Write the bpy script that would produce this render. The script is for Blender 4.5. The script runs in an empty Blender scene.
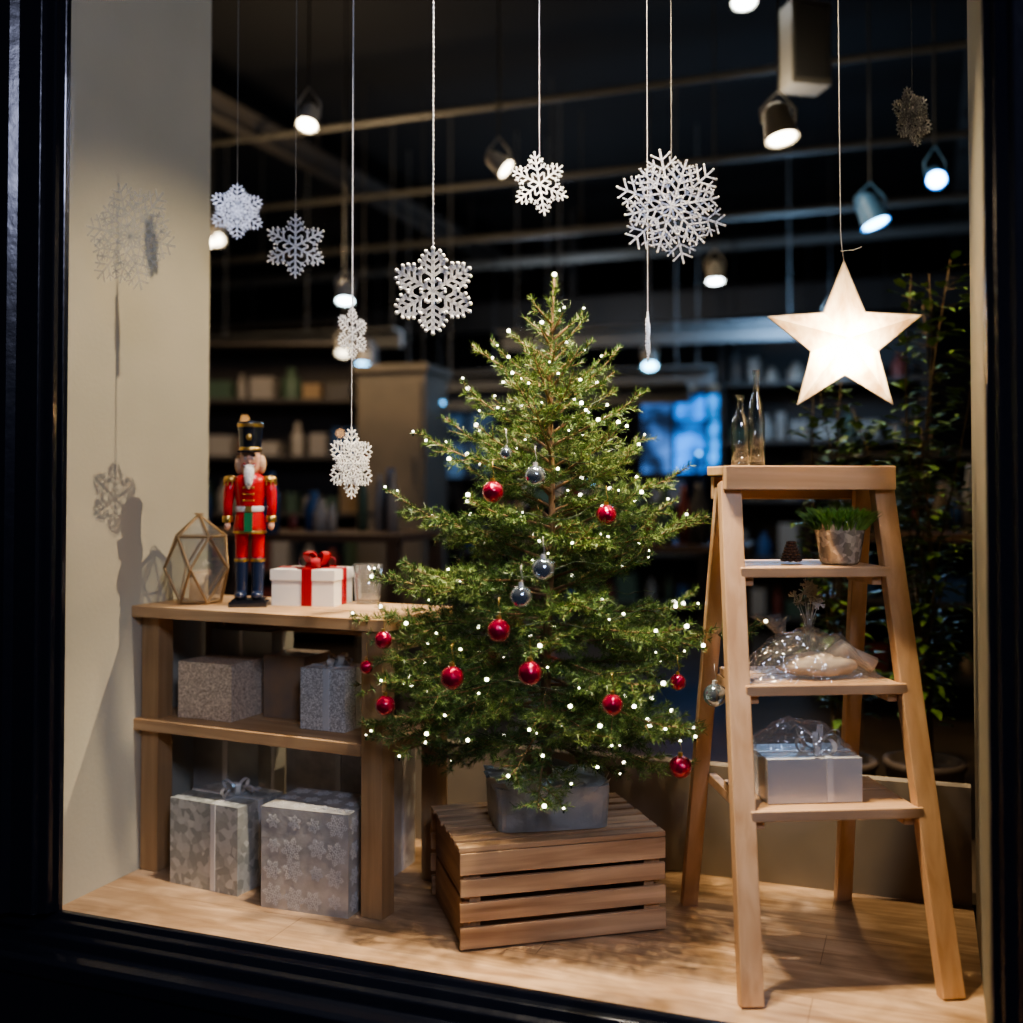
import bpy, bmesh, math, random
import numpy as np
from mathutils import Vector, Matrix, Euler, noise
random.seed(7); rng=np.random.default_rng(7)
R=math.radians
YAW=R(20.6)
CEIL=3.4
# ---- camera frame (metres worked out from image pixels; origin below camera, y = view direction) -> world (x along window, y into shop)
def g(x,y,z=0.0):
    dx=x+1.035; dy=y-2.518
    return Vector((dx*math.cos(YAW)-dy*math.sin(YAW), dx*math.sin(YAW)+dy*math.cos(YAW), z))
# ---------------------------------------------------------------- materials
def newmat(name):
    m=bpy.data.materials.new(name); m.use_nodes=True
    nt=m.node_tree; b=nt.nodes['Principled BSDF']
    return m,nt,b
def ramp(nt,fac,c1,c2,p1=.3,p2=.7):
    r=nt.nodes.new('ShaderNodeValToRGB'); e=r.color_ramp.elements
    e[0].position=p1;e[0].color=(*c1,1);e[1].position=p2;e[1].color=(*c2,1)
    nt.links.new(fac,r.inputs[0]); return r.outputs[0]
def coords(nt,scale=(1,1,1),kind='Object'):
    t=nt.nodes.new('ShaderNodeTexCoord'); m=nt.nodes.new('ShaderNodeMapping')
    m.inputs['Scale'].default_value=scale
    nt.links.new(t.outputs[kind],m.inputs[0]); return m.outputs[0]
def mat(name,col,rough=.5,metal=0.,col2=None,nscale=8,bump=0,bscale=60,emis=None,es=0,coat=0,spec=None,sss=0):
    m,nt,b=newmat(name)
    b.inputs['Base Color'].default_value=(*col,1); b.inputs['Roughness'].default_value=rough
    b.inputs['Metallic'].default_value=metal
    if coat: b.inputs['Coat Weight'].default_value=coat
    if spec is not None: b.inputs['Specular IOR Level'].default_value=spec
    if col2:
        n=nt.nodes.new('ShaderNodeTexNoise'); n.inputs['Scale'].default_value=nscale; n.inputs['Detail'].default_value=5
        nt.links.new(coords(nt),n.inputs['Vector'])
        nt.links.new(ramp(nt,n.outputs[0],col,col2),b.inputs['Base Color'])
    if bump:
        n=nt.nodes.new('ShaderNodeTexNoise'); n.inputs['Scale'].default_value=bscale; n.inputs['Detail'].default_value=4
        nt.links.new(coords(nt),n.inputs['Vector'])
        bp=nt.nodes.new('ShaderNodeBump'); bp.inputs['Strength'].default_value=bump; bp.inputs['Distance'].default_value=.01
        nt.links.new(n.outputs[0],bp.inputs['Height']); nt.links.new(bp.outputs[0],b.inputs['Normal'])
    if emis:
        b.inputs['Emission Color'].default_value=(*emis,1); b.inputs['Emission Strength'].default_value=es
    return m
def wood(name,c1,c2,axis=0,rough=.5,sc=1.0):
    m,nt,b=newmat(name)
    s=[38*sc]*3; s[axis]=2.2*sc
    co=coords(nt,tuple(s))
    n=nt.nodes.new('ShaderNodeTexNoise'); n.inputs['Scale'].default_value=1; n.inputs['Detail'].default_value=6; n.inputs['Distortion'].default_value=.6
    nt.links.new(co,n.inputs['Vector'])
    col=ramp(nt,n.outputs[0],c1,c2,.32,.68)
    n2=nt.nodes.new('ShaderNodeTexNoise'); n2.inputs['Scale'].default_value=4; nt.links.new(coords(nt),n2.inputs['Vector'])
    mx=nt.nodes.new('ShaderNodeMix'); mx.data_type='RGBA'; mx.blend_type='MULTIPLY'; mx.inputs[0].default_value=.5
    nt.links.new(col,mx.inputs[6]); nt.links.new(ramp(nt,n2.outputs[0],(.6,.55,.5),(1,1,1),.3,.6),mx.inputs[7])
    nt.links.new(mx.outputs[2],b.inputs['Base Color']); b.inputs['Roughness'].default_value=rough
    bp=nt.nodes.new('ShaderNodeBump'); bp.inputs['Strength'].default_value=.15; bp.inputs['Distance'].default_value=.002
    nt.links.new(n.outputs[0],bp.inputs['Height']); nt.links.new(bp.outputs[0],b.inputs['Normal'])
    return m
def emit(name,col,s):
    m=bpy.data.materials.new(name); m.use_nodes=True; nt=m.node_tree; nt.nodes.clear()
    e=nt.nodes.new('ShaderNodeEmission'); o=nt.nodes.new('ShaderNodeOutputMaterial')
    e.inputs[0].default_value=(*col,1); e.inputs[1].default_value=s; nt.links.new(e.outputs[0],o.inputs[0]); return m
def thin(name,tint=(1,1,1),gl=.06,rough=.03,fres=True,bump=0,bs=20,diff=0,edge=.5):
    m=bpy.data.materials.new(name); m.use_nodes=True; nt=m.node_tree; nt.nodes.clear()
    o=nt.nodes.new('ShaderNodeOutputMaterial'); t=nt.nodes.new('ShaderNodeBsdfTransparent'); t.inputs[0].default_value=(*tint,1)
    gs=nt.nodes.new('ShaderNodeBsdfGlossy'); gs.inputs['Roughness'].default_value=rough
    mx=nt.nodes.new('ShaderNodeMixShader')
    lw=nt.nodes.new('ShaderNodeLayerWeight'); lw.inputs[0].default_value=.5
    mr=nt.nodes.new('ShaderNodeMapRange'); mr.inputs[3].default_value=gl; mr.inputs[4].default_value=edge if fres else gl
    pw=nt.nodes.new('ShaderNodeMath'); pw.operation='POWER'; pw.inputs[1].default_value=3
    nt.links.new(lw.outputs['Facing'],pw.inputs[0]); nt.links.new(pw.outputs[0],mr.inputs[0])
    nt.links.new(mr.outputs[0],mx.inputs[0]); nt.links.new(t.outputs[0],mx.inputs[1]); nt.links.new(gs.outputs[0],mx.inputs[2])
    if bump:
        n=nt.nodes.new('ShaderNodeTexNoise'); n.inputs['Scale'].default_value=bs; nt.links.new(coords(nt),n.inputs['Vector'])
        bp=nt.nodes.new('ShaderNodeBump'); bp.inputs['Strength'].default_value=bump; bp.inputs['Distance'].default_value=.02
        nt.links.new(n.outputs[0],bp.inputs['Height']); nt.links.new(bp.outputs[0],gs.inputs['Normal'])
    last=mx.outputs[0]
    if diff:
        d=nt.nodes.new('ShaderNodeBsdfDiffuse'); d.inputs[0].default_value=(.85,.85,.85,1)
        m2=nt.nodes.new('ShaderNodeMixShader'); m2.inputs[0].default_value=diff
        nt.links.new(last,m2.inputs[1]); nt.links.new(d.outputs[0],m2.inputs[2]); last=m2.outputs[0]
    nt.links.new(last,o.inputs[0]); return m
def glitter(name,c1,c2,scale=300,rough=.35,metal=.15):
    m,nt,b=newmat(name)
    v=nt.nodes.new('ShaderNodeTexVoronoi'); v.inputs['Scale'].default_value=scale; nt.links.new(coords(nt),v.inputs['Vector'])
    s=nt.nodes.new('ShaderNodeSeparateColor'); nt.links.new(v.outputs['Color'],s.inputs[0])
    nt.links.new(ramp(nt,s.outputs[0],c1,c2,.2,.9),b.inputs['Base Color'])
    b.inputs['Roughness'].default_value=rough; b.inputs['Metallic'].default_value=metal
    bp=nt.nodes.new('ShaderNodeBump'); bp.inputs['Strength'].default_value=.4; bp.inputs['Distance'].default_value=.003
    nt.links.new(s.outputs[1],bp.inputs['Height']); nt.links.new(bp.outputs[0],b.inputs['Normal'])
    return m
# ---------------------------------------------------------------- mesh builder
class MB:
    def __init__(s): s.v=[];s.f=[];s.m=[];s.s=[];s.M=Matrix.Identity(4)
    def add(s,vs,fs,mi=0,sm=False):
        o=len(s.v)
        for p in vs: s.v.append(tuple(s.M@Vector(p)))
        for f in fs: s.f.append([o+i for i in f]); s.m.append(mi); s.s.append(sm)
    def box(s,c,d,mi=0,rot=None):
        hx,hy,hz=d[0]/2,d[1]/2,d[2]/2
        vs=[Vector((x*hx,y*hy,z*hz)) for z in(-1,1) for y in(-1,1) for x in(-1,1)]
        if rot is not None:
            vs=[rot@p for p in vs]
        vs=[p+Vector(c) for p in vs]
        s.add(vs,[(0,2,3,1),(4,5,7,6),(0,1,5,4),(2,6,7,3),(0,4,6,2),(1,3,7,5)],mi)
    def b6(s,x0,x1,y0,y1,z0,z1,mi=0): s.box(((x0+x1)/2,(y0+y1)/2,(z0+z1)/2),(x1-x0,y1-y0,z1-z0),mi)
    def beam(s,p,q,w,t,mi=0,side=(1,0,0)):
        p=Vector(p);q=Vector(q);d=(q-p);L=d.length;d.normalize()
        u=Vector(side);u=(u-d*u.dot(d)).normalized();v=d.cross(u)
        rot=Matrix((u,v,d)).transposed()
        s.box((p+q)/2,(w,t,L),mi,rot)
    def cyl(s,p,q,r0,r1=None,n=12,mi=0,caps=True,sm=True):
        if r1 is None:r1=r0
        p=Vector(p);q=Vector(q);d=(q-p).normalized()
        u=d.orthogonal().normalized();v=d.cross(u)
        vs=[];fs=[]
        for i in range(n):
            a=2*math.pi*i/n;e=u*math.cos(a)+v*math.sin(a)
            vs+= [p+e*r0,q+e*r1]
        for i in range(n):
            j=(i+1)%n; fs.append((2*i,2*j,2*j+1,2*i+1))
        s.add(vs,fs,mi,sm)
        if caps:
            s.add([vs[2*i] for i in range(n)][::-1],[tuple(range(n))],mi)
            s.add([vs[2*i+1] for i in range(n)],[tuple(range(n))],mi)
    def tube(s,pts,r,n=6,mi=0,sm=True):
        pts=[Vector(p) for p in pts];vs=[];fs=[]
        rr=r if hasattr(r,'__len__') else [r]*len(pts)
        u=None
        for k,p in enumerate(pts):
            d=(pts[min(k+1,len(pts)-1)]-pts[max(k-1,0)]).normalized()
            if u is None:u=d.orthogonal().normalized()
            u=(u-d*u.dot(d)).normalized();v=d.cross(u)
            for i in range(n):
                a=2*math.pi*i/n; vs.append(p+(u*math.cos(a)+v*math.sin(a))*rr[k])
        for k in range(len(pts)-1):
            for i in range(n):
                j=(i+1)%n; fs.append((k*n+i,k*n+j,(k+1)*n+j,(k+1)*n+i))
        fs.append(tuple(range(n))[::-1]); fs.append(tuple((len(pts)-1)*n+i for i in range(n)))
        s.add(vs,fs,mi,sm)
    def lathe(s,prof,n=24,c=(0,0,0),mi=0,sm=True,sx=1,sy=1):
        vs=[];fs=[];c=Vector(c)
        for r,z in prof:
            for i in range(n):
                a=2*math.pi*i/n; vs.append(c+Vector((r*math.cos(a)*sx,r*math.sin(a)*sy,z)))
        for k in range(len(prof)-1):
            for i in range(n):
                j=(i+1)%n; fs.append((k*n+i,k*n+j,(k+1)*n+j,(k+1)*n+i))
        s.add(vs,fs,mi,sm)
    def sph(s,c,r,n=16,mi=0,sc=(1,1,1)):
        m=n//2;vs=[];fs=[];c=Vector(c)
        for k in range(m+1):
            t=math.pi*k/m
            for i in range(n):
                a=2*math.pi*i/n; vs.append(c+Vector((r*math.sin(t)*math.cos(a)*sc[0],r*math.sin(t)*math.sin(a)*sc[1],-r*math.cos(t)*sc[2])))
        for k in range(m):
            for i in range(n):
                j=(i+1)%n; fs.append((k*n+i,k*n+j,(k+1)*n+j,(k+1)*n+i))
        s.add(vs,fs,mi,True)
    def obj(s,name,mats,loc=(0,0,0),rz=0,parent=None,bevel=0):
        me=bpy.data.meshes.new(name); me.from_pydata(s.v,[],s.f)
        for m in mats: me.materials.append(m)
        me.polygons.foreach_set('material_index',s.m); me.polygons.foreach_set('use_smooth',s.s); me.update()
        o=bpy.data.objects.new(name,me); bpy.context.collection.objects.link(o)
        o.location=loc;o.rotation_euler=(0,0,rz)
        if parent:o.parent=parent
        if bevel:
            b=o.modifiers.new('bevel','BEVEL');b.width=bevel;b.segments=2;b.limit_method='ANGLE';b.angle_limit=R(50)
        return o
def empty(name,loc,rz=0):
    e=bpy.data.objects.new(name,None);bpy.context.collection.objects.link(e);e.location=loc;e.rotation_euler=(0,0,rz);e.empty_display_size=.1;return e
# ---------------------------------------------------------------- shared mats
M_wall=mat('painted_plaster',(.54,.51,.41),.85,col2=(.47,.45,.36),nscale=3,bump=.08,bscale=90)
M_part=mat('partition_paint',(.24,.195,.145),.8,col2=(.17,.14,.105),nscale=4)
M_frame=mat('frame_black_paint',(.006,.008,.015),.24,bump=.12,bscale=25,coat=.4)
M_dark=mat('dark_store',(.030,.026,.024),.8,col2=(.05,.042,.036),nscale=2)
M_ceil=mat('dark_ceiling',(.007,.007,.007),.9)
M_pipe=mat('galvanised_pipe',(.13,.125,.11),.5,.1)
M_black=mat('black_satin',(.008,.008,.009),.4)
M_ladx=wood('ladder_wood_rail',(.60,.36,.19),(.77,.51,.31),2,.45)
M_ladh=wood('ladder_wood_step',(.58,.35,.18),(.75,.49,.29),0,.45)
M_tabh=wood('shelf_wood_board',(.46,.27,.13),(.67,.44,.24),0,.5)
M_tabv=wood('shelf_wood_leg',(.38,.23,.11),(.54,.35,.18),2,.5)
M_cra=wood('crate_wood',(.36,.20,.10),(.76,.51,.29),0,.6)
M_crb=wood('crate_wood_end',(.34,.19,.09),(.62,.39,.20),1,.6)
M_gold=mat('gold',(.75,.48,.15),.3,.9)
M_red=mat('red_lacquer',(.56,.012,.018),.28,coat=.5)
M_redrib=mat('red_ribbon',(.34,.005,.012),.4)
M_white=mat('white_paint',(.74,.72,.68),.5)
M_silver=mat('silver_paper',(.60,.59,.56),.38,.2,col2=(.44,.43,.41),nscale=30,bump=.25,bscale=40)
M_glass=thin('clear_glass',(.93,.95,.95),.12,.05,edge=.9,diff=.03)
M_cello=thin('cellophane',(.97,.97,.97),.15,.10,bump=1.0,bs=28,edge=.6,diff=.05)
M_green=mat('leaf_green',(.05,.11,.018),.4,col2=(.17,.27,.06),nscale=20)
# ---------------------------------------------------------------- shell
WR=1.955; D=.74
m=MB(); m.b6(0,1.95,-.0,D,-.05,0)
fl,nt,b=newmat('oak_ply_floor')
co=coords(nt,(3,26,20)); n=nt.nodes.new('ShaderNodeTexNoise'); n.inputs['Scale'].default_value=1;n.inputs['Detail'].default_value=7;n.inputs['Distortion'].default_value=1.6
nt.links.new(co,n.inputs['Vector'])
br=nt.nodes.new('ShaderNodeTexBrick'); br.inputs['Scale'].default_value=1; br.inputs['Mortar Size'].default_value=.0010
br.inputs['Brick Width'].default_value=1.1; br.inputs['Row Height'].default_value=.155; br.inputs['Color1'].default_value=(1,1,1,1);br.inputs['Color2'].default_value=(.90,.88,.85,1);br.inputs['Mortar'].default_value=(.5,.45,.4,1)
nt.links.new(coords(nt),br.inputs['Vector'])
mx=nt.nodes.new('ShaderNodeMix');mx.data_type='RGBA';mx.blend_type='MULTIPLY';mx.inputs[0].default_value=1
nt.links.new(ramp(nt,n.outputs[0],(.40,.25,.14),(.66,.47,.30),.3,.7),mx.inputs[6]);nt.links.new(br.outputs[0],mx.inputs[7])
n3=nt.nodes.new('ShaderNodeTexNoise');n3.inputs['Scale'].default_value=7;n3.inputs['Detail'].default_value=4;n3.inputs['Distortion'].default_value=1;nt.links.new(coords(nt,(1,1.6,1)),n3.inputs['Vector'])
m4=nt.nodes.new('ShaderNodeMix');m4.data_type='RGBA';m4.blend_type='MULTIPLY';m4.inputs[0].default_value=1
nt.links.new(mx.outputs[2],m4.inputs[6]);nt.links.new(ramp(nt,n3.outputs[0],(.72,.68,.64),(1.08,1.06,1.04),.35,.65),m4.inputs[7])  # mottled light and shade multiplied into the floor colour
nt.links.new(m4.outputs[2],b.inputs['Base Color']);b.inputs['Roughness'].default_value=.5
bp=nt.nodes.new('ShaderNodeBump');bp.inputs['Strength'].default_value=.35;bp.inputs['Distance'].default_value=.012;nt.links.new(n3.outputs[0],bp.inputs['Height']);nt.links.new(bp.outputs[0],b.inputs['Normal'])
m.obj('floor',[fl])
m=MB(); m.b6(-.08,0,0,.56,-.05,CEIL); m.obj('wall_left',[M_wall])
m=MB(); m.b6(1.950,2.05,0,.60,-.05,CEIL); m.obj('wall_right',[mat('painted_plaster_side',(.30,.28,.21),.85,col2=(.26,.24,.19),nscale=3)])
m=MB(); m.b6(0,1.947,D,D+.04,-.05,.27); m.obj('display_partition',[M_part])
# store shell
m=MB(); m.b6(-6,5,.79,11,-.06,-.01); m.obj('floor_store',[mat('store_floor',(.09,.06,.038),.35,col2=(.05,.038,.025),nscale=3)])
m=MB(); m.b6(-6,5,0,11,CEIL,CEIL+.1); m.obj('ceiling',[M_ceil])
m=MB(); m.b6(-6,5,10.9,11,0,CEIL); m.obj('wall_back',[M_dark])
m=MB(); m.b6(-6,-5.9,.7,11,0,CEIL); m.obj('wall_store_left',[M_dark])
m=MB(); m.b6(4.9,5,.7,11,0,CEIL); m.obj('wall_store_right',[M_dark])
# facade
brk,nt,b=newmat('facade_brick')
bt=nt.nodes.new('ShaderNodeTexBrick');bt.inputs['Scale'].default_value=1;bt.inputs['Brick Width'].default_value=.22;bt.inputs['Row Height'].default_value=.075;bt.inputs['Mortar Size'].default_value=.006
bt.inputs['Color1'].default_value=(.16,.08,.05,1);bt.inputs['Color2'].default_value=(.09,.05,.03,1);bt.inputs['Mortar'].default_value=(.10,.085,.07,1)
cc=nt.nodes.new('ShaderNodeTexCoord');sx=nt.nodes.new('ShaderNodeSeparateXYZ');cx=nt.nodes.new('ShaderNodeCombineXYZ')
nt.links.new(cc.outputs['Object'],sx.inputs[0]);nt.links.new(sx.outputs[0],cx.inputs[0]);nt.links.new(sx.outputs[2],cx.inputs[1]);nt.links.new(cx.outputs[0],bt.inputs['Vector'])
nt.links.new(bt.outputs[0],b.inputs['Base Color']);b.inputs['Roughness'].default_value=.85
m=MB(); m.b6(-3,-.15,-.05,-.0,-.6,CEIL+.1); m.b6(WR+.17,4.5,-.05,0,-.6,CEIL+.1); m.b6(-.15,WR+.17,-.05,0,2.75,CEIL+.1); m.b6(-.15,WR+.17,-.05,0,-.6,-.36)
m.obj('wall_front',[brk])
# window joinery
def prof_x(m,prof,x0,x1,mi=0):
    n=len(prof); vs=[(x0,p[0],p[1]) for p in prof]+[(x1,p[0],p[1]) for p in prof]
    fs=[(i,(i+1)%n,n+(i+1)%n,n+i) for i in range(n)]+[tuple(range(n))[::-1],tuple(range(n,2*n))]
    m.add(vs,fs,mi)
def prof_z(m,prof,z0,z1,mi=0):
    n=len(prof); vs=[(p[0],p[1],z0) for p in prof]+[(p[0],p[1],z1) for p in prof]
    fs=[(i,(i+1)%n,n+(i+1)%n,n+i) for i in range(n)]+[tuple(range(n))[::-1],tuple(range(n,2*n))]
    m.add(vs,fs,mi)
m=MB()
sill=[(0,0.003),(-.016,0.003),(-.022,-.009),(-.034,-.013),(-.040,-.030),(-.052,-.036),(-.056,-.060),(-.085,-.068),(-.095,-.076),(-.095,-.105),(-.080,-.118),(-.080,-.36),(0,-.36)]
prof_x(m,sill,-.15,WR+.17)
m.obj('trim_bottom',[M_frame],bevel=.003)
m=MB()
pl=[(.024,-.001),(.024,-.016),(.012,-.022),(.008,-.034),(-.012,-.040),(-.018,-.052),(-.076,-.056),(-.091,-.070),(-.15,-.072),(-.15,-.001)]
prof_z(m,pl,0.0,2.75); m.obj('trim_left',[M_frame],bevel=.003)
m=MB(); pr=[(WR+.020-p[0],p[1]) for p in pl]; prof_z(m,pr,0,2.75); m.obj('trim_right',[M_frame],bevel=.003)
m=MB(); m.b6(-.15,WR+.17,-.07,0,2.62,2.75); m.obj('trim_top',[M_frame],bevel=.003)
m=MB(); m.b6(.001,WR-.001,-.006,-.001,0.001,2.62); m.obj('window_1',[thin('shop_window_glass',(.97,.985,.98),.018,.0,edge=.25)])
# ---------------------------------------------------------------- crate
m=MB(); w,d,h=.455,.330,.212
nsl=7
for i in range(nsl):
    y0=-d/2+i*d/nsl+.002
    m.b6(-w/2-random.uniform(0,.003),w/2+random.uniform(0,.003),y0,y0+d/nsl-random.uniform(.008,.014),h-.010+random.uniform(-.001,.001),h+random.uniform(-.001,.001))
for sy in(-1,1):
    zs=[(.004,.048),(.059,.098),(.110,.146),(.155,.200)]
    for z0,z1 in zs:
        y=sy*(d/2-.005)+random.uniform(-.001,.001); m.b6(-w/2+random.uniform(-.002,.003),w/2-random.uniform(-.002,.003),y-.005,y+.005,z0,z1)
for sx in(-1,1):
    for z0,z1 in [(.0,.095),(.102,.200)]:
        x=sx*(w/2-.017); m.b6(x-.007,x+.007,-d/2+.011,d/2-.011,z0,z1,1)
    for sy in(-1,1):
        x=sx*(w/2-.035);y=sy*(d/2-.024); m.b6(x-.012,x+.012,y-.014,y+.012,0,.199,1)
m.b6(-w/2+.05,w/2-.05,-.12,.12,.004,.012,0)
m.obj('wooden_crate',[M_cra,M_crb],g(.072,2.500),R(14.5)+YAW,bevel=.0015)
# ---------------------------------------------------------------- shelf table
m=MB()
m.b6(-.705,.035,-.032,.10,.634,.662); m.b6(-.705,.035,.103,.29,.634,.662)
m.b6(-.705,-.030,-.022,.10,.352,.380); m.b6(-.705,-.0285,.103,.285,.352,.380)
for x,y,a in((0,0,.0275),(0,.262,.022),(-.672,.03,.0275),(-.672,.262,.022)):
    m.b6(x-a,x+a,y-.027,y+.027,0,.634,1)
m.b6(-.02,.02,.028,.235,.345,.38,1); m.b6(-.69,-.655,.058,.235,.345,.351,1)
m.b6(-.64,-.03,.25,.27,.58,.633,0); m.b6(-.02,.02,.028,.235,.58,.633,1)
m.obj('shelf_table',[M_tabh,M_tabv],g(-.300,2.485),R(-25)+YAW,bevel=.002)
# ---------------------------------------------------------------- ladder
LAD=g(.632,2.066); LR=R(5)+YAW
m=MB()
def frail(z,s): t=z/.97; return Vector((s*(.192-.030*t),.0+.228*t,z))
def brail(z,s): t=z/.97; return Vector((s*(.182-.030*t),.50-.205*t,z))
for s in(-1,1):
    m.beam(frail(0.0,s),frail(.965,s),.044,.030,0)
    m.beam(brail(0.0,s),brail(.955,s),.036,.024,0)
m.b6(-.180,.180,.190,.215,.950,1.0,1)
m.b6(-.180,.180,.216,.335,.980,1.0,1)
m.b6(-.172,.172,.312,.335,.93,.979,1)
for z in(.795,.567,.338):
    y0=.228*z/.97-.012; x=.192-.030*z/.97-.023
    m.b6(-x,x,y0+.002,y0+.125,z-.018,z,1)
    m.b6(-x-.012,x+.012,y0-.008,y0+.008,z-.022,z-.001,1)
    m.b6(-x,x,y0+.13,y0+.225,z-.018,z,1)
    for s in(-1,1):
        yb=.50-.205*z/.97; m.b6(min(s*x,s*(x-.02)),max(s*x,s*(x-.02)),y0+.01,yb-.01,z-.040,z-.0185,0)
m.obj('step_ladder',[M_ladx,M_ladh],LAD,LR,bevel=.0025)
def lad(x,y,z): return LAD+Matrix.Rotation(LR,3,'Z')@Vector((x,y,z))
# ---------------------------------------------------------------- ribbons / bows / gifts
def strip(m,pts,w,mi,side=(0,0,1),th=.0006):
    pts=[Vector(p) for p in pts];vs=[];fs=[]
    for k,p in enumerate(pts):
        d=(pts[min(k+1,len(pts)-1)]-pts[max(k-1,0)]).normalized()
        u=Vector(side); u=(u-d*u.dot(d))
        u=u.normalized() if u.length>1e-5 else d.orthogonal()
        vs+=[p-u*w/2,p+u*w/2]
    for k in range(len(pts)-1): fs.append((2*k,2*k+1,2*k+3,2*k+2))
    m.add(vs,fs,mi,True)
def bow(m,c,size,w,mi,n=6,tails=2):
    c=Vector(c)
    for i in range(n):
        a=2*math.pi*i/n+.3; el=.25+.45*(i%2); dirv=Vector((math.cos(a),math.sin(a),0)); sd=Vector((-math.sin(a),math.cos(a),0))
        pts=[]
        for k in range(13):
            t=2*math.pi*k/12; r=size*(1-math.cos(t))/2; h=size*.32*math.sin(t)
            pts.append(c+dirv*(r*math.cos(el)-h*math.sin(el)*.3)+Vector((0,0,r*math.sin(el)+h*math.cos(el)+.004)))
        strip(m,pts,w,mi,sd)
    m.sph(c+Vector((0,0,.006)),w*.55,8,mi)
    for i in range(tails):
        a=.9+math.pi*i+.3; pts=[c+Vector((math.cos(a)*size*t*1.3,math.sin(a)*size*t*1.3,.004+.012*math.sin(t*6))) for t in np.linspace(0,1,8)]
        strip(m,pts,w,mi,Vector((-math.sin(a),math.cos(a),0)))
def flake(m,M,r,mi,th,wf=.045,dense=False,beads=False):
    old=m.M; m.M=old@M
    def bar(p,q,w):
        p=Vector((p[0],p[1],0));q=Vector((q[0],q[1],0)); m.beam(p,q,w,th,mi,side=Vector((0,0,1)).cross(q-p))
    w=r*wf
    for k in range(6):
        a=math.pi/3*k+math.pi/2; c,s=math.cos(a),math.sin(a)
        P=lambda u,v:(c*u-s*v,s*u+c*v)
        bar(P(0,0),P(r,0),w*1.2)
        spec=[(.22,.20),(.42,.34),(.62,.28),(.80,.17)] if not dense else [(.18,.14),(.34,.34),(.50,.38),(.66,.30),(.82,.20)]
        for fr,ln in spec:
            for sg in(-1,1):
                b=P(fr*r,0); e=P(fr*r+ln*r*.55,sg*ln*r*.83); bar(b,e,w)
                if beads: m.sph((e[0],e[1],0),w*.85,6,mi)
                if ln>.25:
                    for f2 in(.6,):
                        q=(fr*r+ln*r*.55*f2,sg*ln*r*.83*f2)
                        e1=P(q[0]+.10*r,q[1]);e2=P(q[0]-.02*r,q[1]+sg*.10*r)
                        bar(P(*q),e1,w*.8); bar(P(*q),e2,w*.8)
        if beads: m.sph((*P(r,0),0),w*.95,6,mi)
    m.M=old
def gift(name,loc,rz,w,d,h,mats,ribbon=None,rw=.014,bowsize=0,off=0,lid=False,cross=True,bevel=.002,flakes=False,n=6):
    m=MB(); m.b6(-w/2,w/2,-d/2,d/2,0,h,0)
    m.b6(-w/2-.0008,-w/2,-d/2+.01,d/2-.01,h*.1,h*.9,0)
    if lid: m.b6(-w/2-.003,w/2+.003,-d/2-.003,d/2+.003,h*.72,h+.002,0)
    e=.0045 if lid else .0015
    if ribbon is not None:
        m.b6(off-rw/2,off+rw/2,-d/2-e,d/2+e,-.0+.001,h+e,1)
        if cross: m.b6(-w/2-e,w/2+e,-rw/2,rw/2,.001,h+e+.0003,1)
    if bowsize: bow(m,(off,0,h+e),bowsize,rw*.9,1,n)
    if flakes:
        for i in range(4):
            for j in range(4):
                r=random.choice([.018,.024,.028])
                x=-w/2+(i+.5)*w/4+random.uniform(-.006,.006); z=(j+.5)*h/4+random.uniform(-.006,.006)
                x=max(-w/2+r,min(w/2-r,x)); z=max(r,min(h-r,z))
                M=Matrix.Translation((x,-d/2-.0008,z))@Matrix.Rotation(R(90),4,'X')@Matrix.Rotation(random.random(),4,'Z'); flake(m,M,r,2,.0006,.045)
        for i in range(3):
            for j in range(4):
                r=.022; y=-d/2+(i+.5)*d/3; z=(j+.5)*h/4
                M=Matrix.Translation((w/2+.0008,y,z))@Matrix.Rotation(R(90),4,'Y'); flake(m,M,r,2,.0006,.045)
                M=Matrix.Translation((-w/2+(j+.5)*w/4,y,h+.0008)); flake(m,M,r,2,.0006,.045)
    return m.obj(name,mats,loc,rz+YAW,bevel=0 if flakes else bevel)
M_flk=glitter('white_glitter_acrylic',(.62,.62,.66),(1,1,1),600,.3,.25)
M_flk2=glitter('silver_glitter_acrylic',(.38,.38,.41),(1,1,1),600,.3,.3)
M_paper2=mat('grey_satin_paper',(.42,.42,.39),.35,.2,col2=(.34,.34,.31),nscale=18)
M_gl1=glitter('champagne_glitter_paper',(.46,.35,.25),(1,.86,.68),420)
M_gl2=glitter('silver_glitter_paper',(.42,.40,.37),(.93,.90,.85),380)
M_rib=mat('silver_ribbon',(.78,.77,.75),.25,.2)
M_orna=mat('pale_foil_print',(.76,.75,.72),.3,.1)
M_frost=glitter('frost_pattern_paper',(.36,.37,.34),(.60,.61,.57),60,.35,.15)
zt=.662; zs=.381
gift('white_gift_box',g(-.505,2.80,zt),R(-12),.165,.13,.088,[M_white,M_redrib],1,.026,.048,lid=True,off=.012,n=8)
gift('speckled_gift_box',g(-.735,2.80,zs),R(-24),.165,.13,.140,[M_gl1,M_rib])
gift('grey_gift_box',g(-.69,2.945,zs),R(-22),.19,.10,.20,[M_paper2,M_rib],1,.012)
gift('dark_gift_box',g(-.545,2.81,zs),R(-22),.12,.12,.155,[mat('bronze_paper',(.42,.27,.16),.35,.2,col2=(.24,.20,.16),nscale=14),M_rib])
gift('silver_ribbon_gift_box',g(-.425,2.665,zs),R(-24),.125,.11,.145,[M_gl2,M_rib],1,.018,.034,off=.01)
gift('patterned_gift_box',g(-.697,2.715,0),R(-27),.21,.165,.205,[M_frost,M_rib],1,.014,.045,off=.03)
gift('snowflake_gift_box',g(-.440,2.575,0),R(-19),.222,.165,.228,[M_silver,M_rib,M_orna],flakes=True)
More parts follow.
